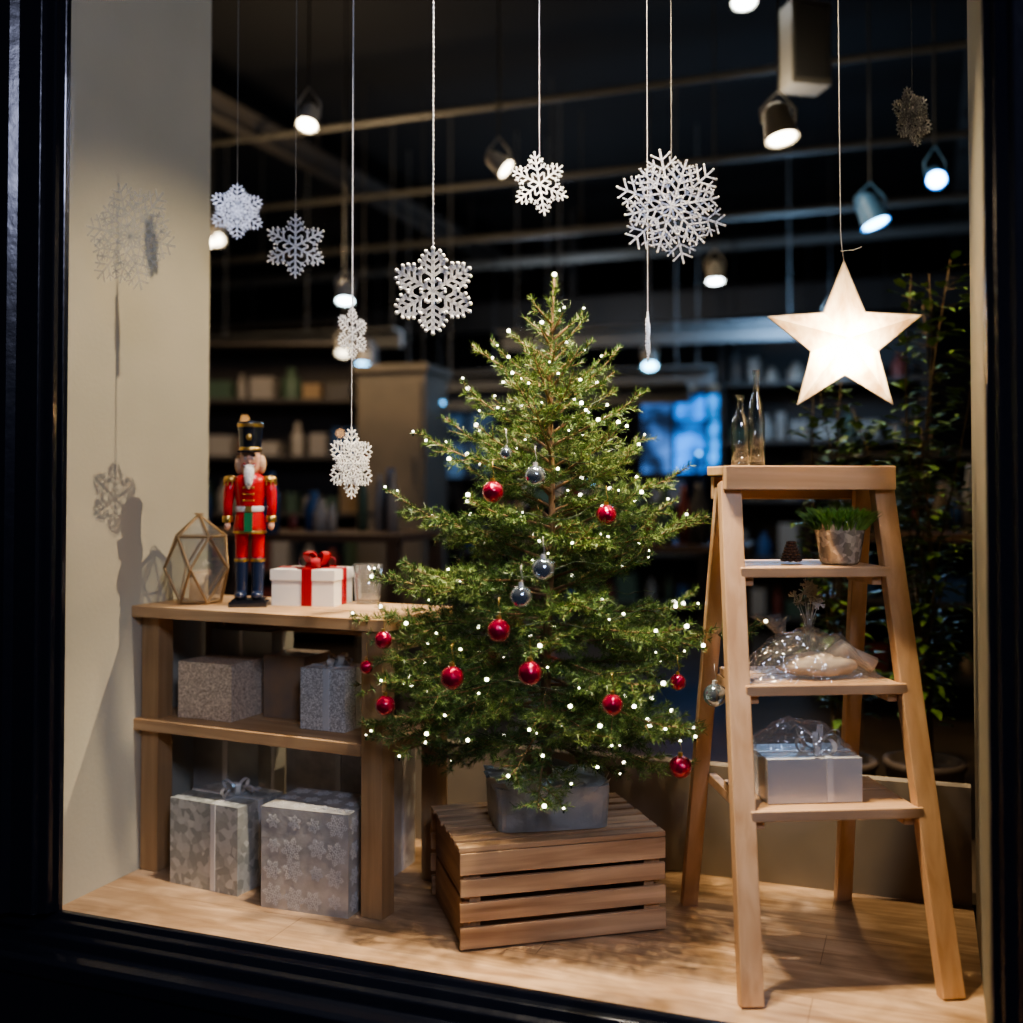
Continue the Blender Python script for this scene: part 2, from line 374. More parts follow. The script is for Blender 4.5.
gift('large_silver_gift_box',g(-.41,2.83,0),R(-21),.30,.13,.315,[M_silver,M_rib],1,.016,.04)
gift('tall_gift_box',g(-.72,2.935,0),R(-21),.2,.13,.30,[M_paper2,M_rib],1,.016)
# ---------------------------------------------------------------- tumbler
m=MB(); m.lathe([(0,.001),(.030,.001),(.032,.006),(.038,.10),(.0365,.10),(.0305,.012),(0,.012)],28)
m.obj('glass_tumbler',[thin('tumbler_glass',(.88,.90,.90),.16,.05,edge=.95,diff=.05)],g(-.365,2.80,zt))
# ---------------------------------------------------------------- geometric lantern
m=MB()
def ring(n,r,z,a0=0): return [Vector((r*math.cos(a0+2*math.pi*i/n),r*math.sin(a0+2*math.pi*i/n),z)) for i in range(n)]
A=ring(5,.056,.005,.3);Bq=ring(5,.084,.09,.3+math.pi/5);Cq=ring(5,.066,.170,.3);T=Vector((0,0,.225))
ed=[]
for i in range(5):
    j=(i+1)%5
    ed+= [(A[i],A[j]),(A[i],Bq[i]),(A[j],Bq[i]),(Bq[i],Cq[i]),(Bq[i],Cq[j]),(Cq[i],T),(Cq[i],Cq[j])]
    for tri in((A[i],A[j],Bq[i]),(A[j],Bq[j],Bq[i]),(Bq[i],Cq[j],Cq[i]),(Bq[i],Bq[j],Cq[j]),(Cq[i],Cq[j],T)): m.add(tri,[(0,1,2)],1)
for a,b_ in ed: m.cyl(a,b_,.0036,n=6,mi=0)
m.add(A,[(0,1,2,3,4)],0)
for p in A+Bq+Cq+[T]: m.sph(p,.0044,6,0)
m.lathe([(0,.005),(.024,.005),(.024,.075),(.022,.077),(0,.075)],16,mi=2); m.cyl((0,0,.075),(0,0,.087),.001,n=5,mi=0)
m.lathe([(.011+.002*math.cos(t),.227+.002*math.sin(t)) for t in np.linspace(0,6.28,7)],12,mi=0)
m.obj('geometric_lantern',[mat('aged_brass',(.36,.24,.12),.4,.4),thin('lantern_glass',(.9,.92,.9),.20,.06,edge=.8,diff=.10),mat('candle_wax',(.75,.62,.42),.5)],g(-.800,2.82,zt),.4)
# ---------------------------------------------------------------- nutcracker
M_blk=mat('black_lacquer',(.012,.014,.022),.2,coat=.6); M_skin=mat('painted_face',(.70,.40,.28),.4); M_hair=mat('blond_hair',(.72,.46,.28),.8,bump=.5,bscale=200)
M_beard=mat('white_fur',(.76,.73,.68),.9,bump=.6,bscale=250); M_grn=mat('green_paint',(.02,.16,.06),.35); M_nav=mat('navy_boot',(.015,.025,.06),.2,coat=.6)
m=MB() # mats 0 blk 1 red 2 gold 3 skin 4 hair 5 beard 6 white 7 green 8 navy
m.b6(-.046,.046,-.040,.035,0,.012,0); m.b6(-.040,.040,-.034,.029,.012,.018,0)
for s in(-1,1):
    x=s*.020
    m.sph((x,-.012,.028),.016,14,8,(1,1.7,.75))
    m.lathe([(.0135,.018),(.0145,.03),(.0150,.06),(.0165,.10),(.0178,.118),(.0165,.120)],18,(x,0,0),8)
    m.lathe([(.0180,.110),(.0186,.114),(.0180,.118)],18,(x,0,0),2)
    m.lathe([(.0150,.118),(.0155,.15),(.0175,.188)],18,(x,0,0),1)
m.lathe([(.0,.178),(.040,.180),(.0405,.20),(.034,.232),(.033,.245),(.038,.275),(.041,.305),(.036,.322),(.016,.332),(0,.333)],28,mi=1,sy=.78)
m.lathe([(.0412,.180),(.0425,.183),(.0412,.187)],28,mi=2,sy=.78)
m.lathe([(.0345,.234),(.0358,.236),(.0358,.246),(.0345,.248)],28,mi=6,sy=.80)
m.b6(-.008,.008,-.031,-.026,.234,.248,2)
m.b6(-.010,.010,-.034,-.022,.185,.232,7)
for z in(.262,.278,.294):
    for s in(-1,1):
        m.sph((s*.012,-.031,z),.003,8,2)
    m.b6(-.012,.012,-.0325,-.030,z-.0015,z+.0015,2)
for s in(-1,1):
    m.lathe([(0,.325),(.016,.322),(.019,.314),(.018,.309),(0,.309)],16,(s*.047,0,0),2)
    for k in range(10):
        a=2*math.pi*k/10; m.cyl((s*.047+.017*math.cos(a),.017*math.sin(a),.312),(s*.047+.018*math.cos(a),.018*math.sin(a),.299),.0016,n=5,mi=2)
    m.tube([(s*.044,0,.315),(s*.051,0,.285),(s*.054,-.003,.25),(s*.053,-.010,.215)],[.014,.0145,.012,.011],12,1)
    m.lathe([(.0125,.208),(.0135,.210),(.0135,.222),(.012,.224)],14,(s*.053,-.010,0),2)
    m.sph((s*.053,-.012,.200),.011,12,3,(.8,1,1.1))
m.lathe([(0,.325),(.020,.328),(.0245,.345),(.0255,.365),(.024,.385),(0,.388)],24,mi=3)
m.sph((0,-.026,.357),.0045,10,3,(1,1.2,1.2))
for s in(-1,1):
    m.sph((s*.009,-.0225,.366),.0035,8,6); m.sph((s*.009,-.0255,.366),.0018,6,0); m.b6(s*.009-.005,s*.009+.005,-.0255,-.0235,.372,.3745,0)
    m.sph((s*.028,.004,.352),.015,12,4,(.75,1,1.6)); m.sph((s*.0125,-.0245,.350),.005,8,1,(1,.4,1))
    m.tube([(0,-.027,.349),(s*.008,-.028,.346),(s*.016,-.025,.351)],[.0035,.003,.0008],6,5)
m.sph((0,.016,.352),.024,14,4,(1.1,.8,1.2))
m.b6(-.006,.006,-.027,-.022,.335,.343,6)
m.tube([(0,-.020,.342),(0,-.028,.325),(0,-.034,.305),(0,-.035,.29)],[.013,.013,.010,.003],12,5)
m.lathe([(.027,.383),(.0285,.385),(.0285,.392),(.027,.394)],24,mi=2)
m.lathe([(.0262,.385),(.0268,.40),(.0305,.445),(.032,.455),(.030,.458),(0,.458)],24,mi=0)
m.lathe([(.0318,.444),(.0326,.448),(.0325,.453)],24,mi=2)
m.sph((0,-.029,.418),.0075,10,2,(1,.35,1.2)); 
m.b6(-.026,.026,-.040,-.020,.381,.385,0)
m.obj('nutcracker',[M_blk,M_red,M_gold,M_skin,M_hair,M_beard,M_white,M_grn,M_nav],g(-.652,2.745,zt),R(6)+YAW)
# ---------------------------------------------------------------- star lantern
sc_=g(.668,2.20,1.250); R0=.160;R1=.070;dp=.042
m=MB();fr=[];
for i in range(10):
    a=math.pi/2+math.pi*i/5; r=R0 if i%2==0 else R1
    fr.append(Vector((r*math.cos(a),0,r*math.sin(a))))
for s in(-1,1):
    c=Vector((0,s*dp,0))
    for i in range(10):
        a,b_=fr[i],fr[(i+1)%10]
        m.add([a,b_,c],[(0,1,2) if s<0 else (0,2,1)],0)
for i in range(10): m.cyl(fr[i],fr[(i+1)%10],.0013,n=5,mi=1)
m.tube([(0,0,R0),(-.004,0,R0+.03),(-.006,0,R0+.06),(-.012,0,CEIL-1.25)],.0009,5,2)
m.tube([(-.006,0,R0+.02),(.02,0,R0+.022),(.035,0,R0+.028)],.0008,5,2)
pm=bpy.data.materials.new('star_paper');pm.use_nodes=True;nt=pm.node_tree;nt.nodes.clear()
o=nt.nodes.new('ShaderNodeOutputMaterial');tr=nt.nodes.new('ShaderNodeBsdfTranslucent');df=nt.nodes.new('ShaderNodeBsdfDiffuse')
n=nt.nodes.new('ShaderNodeTexNoise');n.inputs['Scale'].default_value=45;n.inputs['Detail'].default_value=5;nt.links.new(coords(nt,(1,1,.4)),n.inputs['Vector'])
cr=ramp(nt,n.outputs[0],(.64,.44,.27),(.95,.83,.63),.35,.65)
nt.links.new(cr,tr.inputs[0]);nt.links.new(cr,df.inputs[0])
mx=nt.nodes.new('ShaderNodeMixShader');mx.inputs[0].default_value=.4;nt.links.new(tr.outputs[0],mx.inputs[1]);nt.links.new(df.outputs[0],mx.inputs[2])
nt.links.new(mx.outputs[0],o.inputs[0])
star=empty('star_lantern',sc_,YAW+R(-4))
m.obj('paper_shell',[pm,mat('star_wire',(.6,.5,.35),.5),mat('white_cord',(.6,.58,.52),.7)],parent=star)
L=bpy.data.lights.new('star_bulb','POINT');L.energy=5.5;L.color=(1,.84,.62);L.shadow_soft_size=.02
lo=bpy.data.objects.new('star_bulb',L);bpy.context.collection.objects.link(lo);lo.parent=star;lo.location=(0,0,-.025)
# ---------------------------------------------------------------- snowflakes
M_str=mat('beaded_string',(.75,.75,.78),.5)
M_thread=mat('fine_thread',(.30,.30,.29),.6)
def hang(x,y,z,r,yaw=0,roll=0,dense=False,sr=.0012,beads=True,tilt=0,wf=.055,thread=None,fm=None,bd=True,second=0):
    m=MB(); M=Matrix.Rotation(R(90)+tilt,4,'X')@Matrix.Rotation(roll,4,'Z')
    flake(m,M,r,0,.003,wf,dense,bd)
    if second: flake(m,M@Matrix.Translation((0,0,.0035))@Matrix.Rotation(R(30),4,'Z'),r*second,0,.003,wf/second,dense,bd)
    m.cyl((0,0,r*.85),(0,0,CEIL-z),sr*.7,n=5,mi=1,caps=False)
    if beads:
        zz=r
        while zz<2.3-z+.05:
            m.sph((random.uniform(-.0006,.0006),0,zz),sr*1.25,5,1,(1,1,1.3)); zz+=sr*4
    m.obj('hanging_snowflake',[fm or M_flk,thread or M_str],g(x,y,z),YAW+yaw)
hang(-.165,2.30,1.368,.090,R(-8),sr=.0026,wf=.066,dense=True)
hang(-.7025,2.80,1.663,.072,R(18),dense=True,sr=.0009,thread=M_thread,wf=.036,fm=M_flk2,bd=False,second=.75)
hang(-.533,2.70,1.551,.078,R(5),sr=.0009,thread=M_thread,wf=.055)
hang(-.392,2.70,1.335,.066,R(62),sr=.0016,dense=True,wf=.036,bd=False)
hang(-.364,2.50,1.011,.082,R(58),sr=.0010,dense=True,wf=.036,bd=False,second=.7)
hang(.064,2.50,1.650,.072,R(20),R(10),sr=.0011,wf=.050)
hang(.322,2.20,1.520,.116,R(6),R(12),dense=True,sr=.0010,wf=.028,thread=M_thread,fm=M_flk2,second=.84)
hang(.286,2.30,1.272,.052,R(78),sr=.0011,dense=True,wf=.04)
hang(.955,2.60,1.839,.072,R(30),R(15),sr=.0008,thread=M_thread,dense=True,wf=.036,fm=M_flk2,bd=False,second=.75)
# frosted snowflake sticker on the glass
m=MB(); flake(m,Matrix.Rotation(R(90),4,'X')@Matrix.Rotation(R(15),4,'Z'),.128,0,.0008,.034,True); flake(m,Matrix.Translation((0,.0010,0))@Matrix.Rotation(R(90),4,'X')@Matrix.Rotation(R(45),4,'Z'),.108,0,.0008,.036,True)
dm=bpy.data.materials.new('frosted_vinyl');dm.use_nodes=True;nt=dm.node_tree;b=nt.nodes['Principled BSDF'];b.inputs['Base Color'].default_value=(.85,.86,.80,1);b.inputs['Alpha'].default_value=.20
m.obj('snowflake_sticker',[dm],(.190,.0035,1.519))
# ---------------------------------------------------------------- christmas tree
TB=g(.078,2.49,0); tree=empty('christmas_tree',TB+Vector((0,0,.213)),YAW)
def tl(x,y,z):
    p=g(x,y,z)-tree.location; return Matrix.Rotation(-YAW,3,'Z')@p
ZB=.213
zp=[.30,.36,.47,.59,.70,.80,.93,1.03,1.15,1.25,1.33,1.43]; rp=[.22,.30,.40,.425,.385,.335,.30,.255,.195,.135,.08,.02]
def prof(z): return float(np.interp(z,zp,rp))
def trunk(z): t=(z-.30)/1.13; return Vector((.004*math.sin(z*9)+.018*t,0,z-ZB))
S0=[];S1=[];woods=MB()
def seg(a,b_): S0.append(tuple(a));S1.append(tuple(b_))
tips=[]
def branch(z,az,e0,L_,t):
    p=trunk(z); pts=[p]; n=8; a=az
    for i in range(n):
        s=i/n; e=e0-R(12)*math.sin(math.pi*s)+R(16)*s
        a+=random.uniform(-.06,.06)
        p=p+Vector((math.cos(a)*math.cos(e),math.sin(a)*math.cos(e),math.sin(e)))*L_/n
        pts.append(p)
    woods.tube(pts,[.004*(1-.8*i/n) for i in range(n+1)],5)
    for i in range(1,n): seg(pts[i],pts[i+1])
    tips.append(pts[-1])
    s=.16*L_; sg=1
    tf=1.0 if t<.6 else 1.0-.5*(t-.6)/.4
    while s<L_*.985:
        i=min(int(s/L_*n),n-1); f=s/L_*n-i; base=pts[i].lerp(pts[i+1],f); d=(pts[i+1]-pts[i]).normalized()
        side=Vector((0,0,1)).cross(d).normalized()*sg
        ang=R(random.uniform(34,54)); td=(d*math.cos(ang)+side*math.sin(ang)+Vector((0,0,random.uniform(-.45,.40)))).normalized()
        tlen=min(.13,.46*(L_-s)+.024)*random.uniform(.6,1.2)*tf
        q=base; td2=td
        mids=[q]
        for j in range(3):
            q=q+td2*tlen/3; td2=(td2+d*.10+Vector((0,0,.03))).normalized(); mids.append(q)
        for j in range(3): seg(mids[j],mids[j+1])
        woods.tube(mids,[.0016,.0013,.001,.0006],3)
        tips.append(mids[-1])
        if tlen>.045:
            u=.018; sg2=1
            while u<tlen*.92:
                j=min(int(u/tlen*3),2); bb=mids[j].lerp(mids[j+1],u/tlen*3-j)
                sd=Vector((0,0,1)).cross(td).normalized()*sg2
                dd=(td*.65+sd*.6+Vector((0,0,random.uniform(-.5,.5)))).normalized()
                l2=(.42*(tlen-u)+.016)*random.uniform(.7,1.2)
                seg(bb,bb+dd*l2); sg2=-sg2; u+=.020
        sg=-sg; s+=.0190+random.uniform(0,.008)+(.010*(t-.6)/.4 if t>.6 else 0)
NB=102
for k in range(NB):
    t=(k/(NB-1))**1.08
    z=.385+(1.325-.385)*t
    az=k*2.39996+random.uniform(-.35,.35)
    e0=R(-14+58*t**.75+random.uniform(-9,9))
    zt_=z+prof(z)*math.tan(e0)*.55
    L_=prof(min(zt_,1.38))*random.uniform(.66,1.16)/max(.62,math.cos(e0))
    branch(z,az,e0,max(L_,.05),t)
for z,az,e,L_,t in[(.66,180,2,.44,.2),(.62,196,-4,.40,.2),(.56,176,-6,.43,.2),(.50,188,-8,.42,.2),(.58,205,-4,.40,.2),(.46,-4,-8,.36,.2),(.62,4,0,.40,.2),(.72,182,10,.34,.3),(1.17,184,32,.21,.8),(1.14,-6,28,.16,.8),(.95,186,24,.33,.5),(.88,-8,22,.32,.5),(.50,-30,-8,.36,.2),(.53,215,-8,.36,.2)]:
    branch(z,R(az),R(e),L_,t)
lp=[trunk(z) for z in np.linspace(1.15,1.435,9)]
for i in range(8):
    for _ in range(2): seg(lp[i],lp[i+1])
for a in range(4):
    q=trunk(1.345+a*.014); dv=Vector((math.cos(a*2.4),math.sin(a*2.4),1.9)).normalized(); seg(q,q+dv*.035)
S0=np.array(S0);S1=np.array(S1);dv=S1-S0;ln=np.linalg.norm(dv,axis=1);cnt=np.maximum(3,(ln*1000).astype(int))
idx=np.repeat(np.arange(len(ln)),cnt);N=len(idx)
t=rng.random(N)[:,None];base=S0[idx]+dv[idx]*t;d=dv[idx]/ln[idx][:,None]
ref=rng.normal(size=(N,3));pp=ref-(ref*d).sum(1)[:,None]*d;pp/=np.linalg.norm(pp,axis=1)[:,None]
ang=np.radians(rng.uniform(32,62,N))[:,None];nd=d*np.cos(ang)+pp*np.sin(ang);nd[:,2]+=.12;nd/=np.linalg.norm(nd,axis=1)[:,None]
nl=rng.uniform(.009,.0165,N)[:,None]
wv=np.cross(nd,rng.normal(size=(N,3)));wv/=np.linalg.norm(wv,axis=1)[:,None];wv*=.0010
V=np.empty((N,4,3));V[:,0]=base-wv*.8;V[:,1]=base+wv*.8;V[:,2]=base+nd*nl+wv*.35;V[:,3]=base+nd*nl-wv*.35
me=bpy.data.meshes.new('needles');me.vertices.add(N*4);me.vertices.foreach_set('co',V.ravel())
me.loops.add(N*4);me.loops.foreach_set('vertex_index',np.arange(N*4,dtype=np.int32))
me.polygons.add(N);me.polygons.foreach_set('loop_start',np.arange(0,N*4,4,dtype=np.int32));me.update(calc_edges=True)
nm,nt,b=newmat('fir_needles')
ge=nt.nodes.new('ShaderNodeNewGeometry')
tc=nt.nodes.new('ShaderNodeTexNoise');tc.inputs['Scale'].default_value=7;nt.links.new(coords(nt),tc.inputs['Vector'])
c1=ramp(nt,ge.outputs['Random Per Island'],(.05,.11,.03),(.21,.31,.10),.0,1.0)
mx=nt.nodes.new('ShaderNodeMix');mx.data_type='RGBA';mx.blend_type='MULTIPLY';mx.inputs[0].default_value=.8
nt.links.new(c1,mx.inputs[6]);nt.links.new(ramp(nt,tc.outputs[0],(.6,.75,.6),(1.2,1.1,.8),.35,.65),mx.inputs[7]);nt.links.new(mx.outputs[2],b.inputs['Base Color'])
b.inputs['Roughness'].default_value=.42
me.materials.append(nm);no=bpy.data.objects.new('needles',me);bpy.context.collection.objects.link(no);no.parent=tree
print('needles',N)
woods.tube([trunk(z) for z in np.linspace(.30,1.43,16)],[.013*(1-.80*i/15) for i in range(16)],8)
woods.obj('branches',[mat('bark',(.22,.13,.07),.8,col2=(.32,.20,.11),nscale=60)],parent=tree)
# pot wrapped in crumpled tissue
m=MB(); hh=.092; NX=26; NZ=9
def sq(a,rx,ry):
    c,s=math.cos(a),math.sin(a); k=(abs(c)**8+abs(s)**8)**(1/8); return Vector((rx*c/k,ry*s/k,0))
rows=[]
for j in range(NZ+5):
    row=[]
    for i in range(96):
        a=2*math.pi*i/96
        if j<=NZ: f=1.0+.04*j/NZ; z=hh*j/NZ; am=.0055 if j else .001
        else: q=(j-NZ)/4; f=1.04*(1-q*.75); z=hh+.004*math.sin(q*3)-.002; am=.008
        p=sq(a,.124*f,.094*f); p.z=z
        nn=noise.noise(Vector((p.x*34,p.y*34,z*40)))+.6*noise.noise(Vector((p.x*80,p.y*80,z*60)))
        p=p*(1+am*7*nn*.35)+Vector((0,0,0)); p.z=max(0,z+(am*.9*nn if j else 0)); row.append(p)
    rows.append(row)
vs=[p for r_ in rows for p in r_]; fs=[]
for j in range(len(rows)-1):
    for i in range(96): k=(i+1)%96; fs.append((j*96+i,j*96+k,(j+1)*96+k,(j+1)*96+i))
m.add(vs,fs,0); m.add(rows[-1],[tuple(range(96))],0); m.add(rows[0],[tuple(range(96))[::-1]],0)
for k in range(16):
    a=k*.39; p=sq(a,.118,.088); q=p*1.12+Vector((0,0,hh+random.uniform(.008,.020))); p.z=hh-.012
    sd=Vector((-math.sin(a),math.cos(a),0))*.024; m.add([p-sd,p+sd,q+sd*.7,q-sd*.8+Vector((0,0,-.008))],[(0,1,2,3)],0)
m.obj('wrapped_pot',[mat('silver_tissue_wrap',(.50,.50,.48),.32,.3,col2=(.36,.37,.36),nscale=14,bump=.5,bscale=30)],rz=R(10),parent=tree).location=(.0,-.0,.0005)
# baubles
M_rb=mat('red_bauble_glass',(.46,.004,.05),.12,.6,coat=1,bump=.8,bscale=55); M_sb=mat('silver_bauble_glass',(.50,.60,.70),.08,.9)
m=MB();mr=MB()
def bauble(m,c,r):
    c=Vector(c);m.sph(c,r,20,0);m.cyl(c+Vector((0,0,r*.95)),c+Vector((0,0,r*1.28)),r*.22,n=10,mi=1)
    m.tube([c+Vector((0,0,r*1.25)),c+Vector((.003,0,r*1.25+.008)),c+Vector((0,0,r*1.25+.02)),c+Vector((0,.004,r*1.25+.034))],.0006,4,1)
for x,y,z,r in[(-.038,2.22,.946,.022),(.194,2.25,.899,.021),(-.272,2.34,.632,.019),(-.024,2.08,.685,.022),(-.111,2.06,.600,.022),(.034,2.05,.610,.023),(-.264,2.31,.500,.021),(.354,2.32,.370,.024),(.190,2.08,.546,.020),(.346,2.30,.550,.017),(-.315,2.40,.565,.015)]:
    bauble(m,tl(x,y,z),r)
m.obj('red_baubles',[M_rb,M_gold],parent=tree)
for x,y,z,r in[(.048,2.22,.978,.022),(.060,2.09,.800,.022),(.018,2.07,.750,.021),(-.011,2.25,1.025,.013),(.423,2.30,.523,.024)]:
    bauble(mr,tl(x,y,z),r)
mr.obj('silver_baubles',[M_sb,M_rib],parent=tree)
# fairy lights
m=MB();cand=[p for p in tips if Vector((p.x,p.y)).length>.35*prof(p.z+ZB)]
random.shuffle(cand);sel=[]
for p in cand:
    if all((p-q).length>.036 for q in sel): sel.append(p)
    if len(sel)>=225:break
for p in sel:
    m.sph(p+Vector((0,0,.004)),random.choice([.0022,.0030,.0038,.0048]),6,0); m.cyl(p+Vector((0,0,-.006)),p+Vector((0,0,.002)),.0020,n=5,mi=1)
m.sph(trunk(1.44),.0055,8,0)
pts=[]
for i in range(420):
    s=i/419;z=.36+1.02*s;a=s*2*math.pi*9;r=prof(z)*.62+.012*math.sin(i*1.7);pts.append(Vector((r*math.cos(a),r*math.sin(a),z-ZB+.012*math.sin(i*.9)))+Vector((trunk(z).x,0,0)))
m.tube(pts,.0009,4,1)
m.obj('fairy_lights',[emit('led_warm_white',(1,.90,.72),12),mat('green_cable',(.01,.03,.01),.5)],parent=tree)
# ---------------------------------------------------------------- things on the ladder
for px,py,h,r in[(-.085,.285,.205,.018),(-.125,.27,.15,.020)]:
    m=MB(); m.lathe([(0,.001),(r*.9,.001),(r,.006),(r,h*.55),(r*.8,h*.66),(r*.38,h*.76),(r*.35,h*.95),(r*.48,h*.955),(r*.48,h),(r*.30,h),(r*.28,h*.76),(r*.7,h*.64),(r*.88,h*.5),(r*.88,.010),(0,.010)],24)
    m.obj('glass_bottle',[thin('bottle_glass',(.92,.95,.95),.10,.03,edge=.9)],lad(px,py,1.0005))
m=MB(); m.lathe([(0,.001),(.036,.001),(.040,.006),(.053,.085),(.056,.090),(.052,.090),(.049,.075),(0,.073)],28)
for k in range(820):
    a=random.uniform(0,6.28);r=.052*math.sqrt(random.random());b0=Vector((r*math.cos(a),r*math.sin(a),.072))
    dr=Vector((math.cos(a)*r*10+random.uniform(-.45,.45),math.sin(a)*r*10+random.uniform(-.45,.45),1)).normalized();h=random.uniform(.025,.058)
    sd=dr.orthogonal().normalized()*.0024; mid=b0+dr*h*.6; tip=b0+dr*h+Vector((dr.x,dr.y,-.3))*h*.25
    m.add([b0-sd,b0+sd,mid+sd,mid-sd,tip],[(0,1,2,3),(3,2,4)],1)
m.obj('potted_grass',[glitter('mercury_glass',(.40,.37,.32),(.85,.80,.70),90,.25,.5),mat('grass_green',(.10,.22,.035),.5,col2=(.18,.32,.07),nscale=50)],lad(.072,.225,.796))
m=MB()
for k in range(7):
    z=.006+k*.006; r=.017*(1-k/8)
    for i in range(8):
        a=i*.785+k*.4; m.sph((r*math.cos(a),r*math.sin(a),z),.0055,6,0,(1.2,1.2,.7))
m.obj('pine_cone',[mat('cone_brown',(.10,.05,.025),.7)],lad(-.02,.26,.797))
gg=gift('silver_gift_box',lad(-.030,.165,.339),LR-YAW,.190,.13,.086,[mat('pale_silver_paper',(.56,.55,.54),.35,.15),M_rib],1,.012,.055,n=8,off=.03)
def lump(m,c,sc,seed,mi,n=26,amp=.25,flat=False):
    k=len(m.v); m.sph((0,0,0),1,n,mi)
    for i in range(k,len(m.v)):
        p=Vector(m.v[i]); f=1+amp*noise.noise(p*2.2+Vector((seed,0,0)))+amp*.5*noise.noise(p*6+Vector((0,seed,0)))
        p=Vector((p.x*sc[0]*f,p.y*sc[1]*f,max(p.z*sc[2]*f,-sc[2]*.75))); m.v[i]=tuple(p+Vector(c))
def crumple(m,c,sx,sy,h,seed,mi,n=24):
    vs=[];fs=[]
    for j in range(n+1):
        for i in range(n+1):
            u=i/n*2-1;v=j/n*2-1; rr=min(1,(abs(u)**3+abs(v)**3)**(1/3))
            z=h*(1-rr**2.2)+.018*noise.noise(Vector((u*2.6,v*2.6,seed)))*(1-.5*rr)+.012*abs(noise.noise(Vector((u*7,v*7,seed))))
            x=u*sx*(1+.12*noise.noise(Vector((v*3,seed,0))))+.006*noise.noise(Vector((u*9,v*9,seed+3)))
            y=v*sy*(1+.12*noise.noise(Vector((u*3,seed,5))))
            vs.append(Vector(c)+Vector((x,y,max(.001,z))))
    for j in range(n):
        for i in range(n): a=j*(n+1)+i; fs.append((a,a+1,a+n+2,a+n+1))
    m.add(vs,fs,mi,False)
m=MB()
lump(m,(.015,0,.023),(.080,.040,.026),3,0,amp=.25)
m.tube([(.04,0,.036),(.07,0,.056),(.09,0,.046),(.130,-.005,.022)],[.018,.020,.012,.018],14,0)
crumple(m,(-.01,0,0),.140,.078,.095,4,1)
for k in range(6):
    a=k*1.05; pts=[(-.06,0,.085),(-.075+.02*math.cos(a),.02*math.sin(a),.110),(-.085+.04*math.cos(a),.03*math.sin(a),.125)]
    strip(m,pts,.024,1,(math.cos(a+1.5),math.sin(a+1.5),.3))
m.obj('cellophane_wrapped_pouch',[mat('cream_fabric',(.55,.44,.32),.8,bump=.5,bscale=25),M_cello],lad(-.005,.19,.5675+.0015),LR)
m=MB(); crumple(m,(.0,0,0),.10,.060,.06,15,0)
m.obj('cellophane_wrap',[M_cello],lad(-.04,.17,.4275),LR)
m=MB(); m.lathe([(0,.001),(.016,.001),(.017,.05),(.012,.09),(.018,.115),(.016,.115),(.010,.09),(.015,.05),(.0,.006)],20)
for k in range(12):
    a=k*.7; e=Vector((.030*math.cos(a)*(.4+.6*(k%3)/2),.026*math.sin(a),.140+.012*(k%4))); m.tube([(0,0,.02),(e.x*.3,e.y*.3,.1),e],.0008,4,1)
    for j in range(18):
        v=Vector((random.gauss(0,1),random.gauss(0,1),random.gauss(0,1))).normalized()*.014; m.cyl(e,e+v,.0007,.0016,4,1)
m.obj('vase_of_frosted_sprays',[M_glass,mat('frosted_spray',(.66,.62,.55),.6)],lad(.035,.31,.5675))
# ---------------------------------------------------------------- leafy tree behind the ladder
def leafy(name,loc,pot,h,n,spread,seed,lean=(0,0),ls=1.0,low=.55,nl=6):
    rs=random.Random(seed); m=MB()
    m.lathe([(0,.0),(pot*.75,.0),(pot,.9*pot*2),(pot*1.06,.92*pot*2),(pot*1.06,2*pot),(pot*.92,2*pot),(pot*.9,1.8*pot),(0,1.78*pot)],24,mi=1)
    for k in range(n):
        a=rs.uniform(0,6.28); hh=h*rs.uniform(low,1); sp=spread*rs.uniform(.3,1); pts=[]
        for i in range(14):
            t=i/13; pts.append(Vector((math.cos(a)*sp*t**1.5+lean[0]*t+.02*math.sin(7*t+k),math.sin(a)*sp*t**1.5+lean[1]*t+.02*math.cos(6*t+k),1.78*pot+(hh-1.78*pot)*t)))
        m.tube(pts,[.005*(1-.8*i/13) for i in range(14)],5,2)
        for i in range(3,14):
            for j in range(nl):
                b0=pts[i].lerp(pts[i-1],rs.random()); aa=rs.uniform(0,6.28); dr=Vector((math.cos(aa),math.sin(aa),rs.uniform(-.3,.7))).normalized()
                st=rs.uniform(.01,.06); b1=b0+dr*st; l=rs.uniform(.035,.06)*ls; sd=dr.cross(Vector((0,0,1))).normalized()*l*.26; up=Vector((0,0,-.2*l))
                m.cyl(b0,b1,.0008,n=3,mi=2,caps=False)
                m.add([b1,b1+dr*l*.35+sd,b1+dr*l*.7+sd*.7,b1+dr*l+up,b1+dr*l*.7-sd*.7,b1+dr*l*.35-sd,b1+dr*l*.5-Vector((0,0,.003))],[(0,1,6),(1,2,6),(2,3,6),(3,4,6),(4,5,6),(5,0,6)],0,True)
    m.obj(name,[M_green,mat('terracotta_dark',(.10,.07,.05),.7),mat('stem_brown',(.16,.11,.05),.8)],loc)
leafy('potted_ficus',g(1.15,3.08,-.01),.105,1.64,12,.20,2,low=.55,ls=1.1)
leafy('potted_ficus',g(.93,3.14,-.01),.10,1.30,8,.12,5,low=.80,nl=6,ls=1.1)
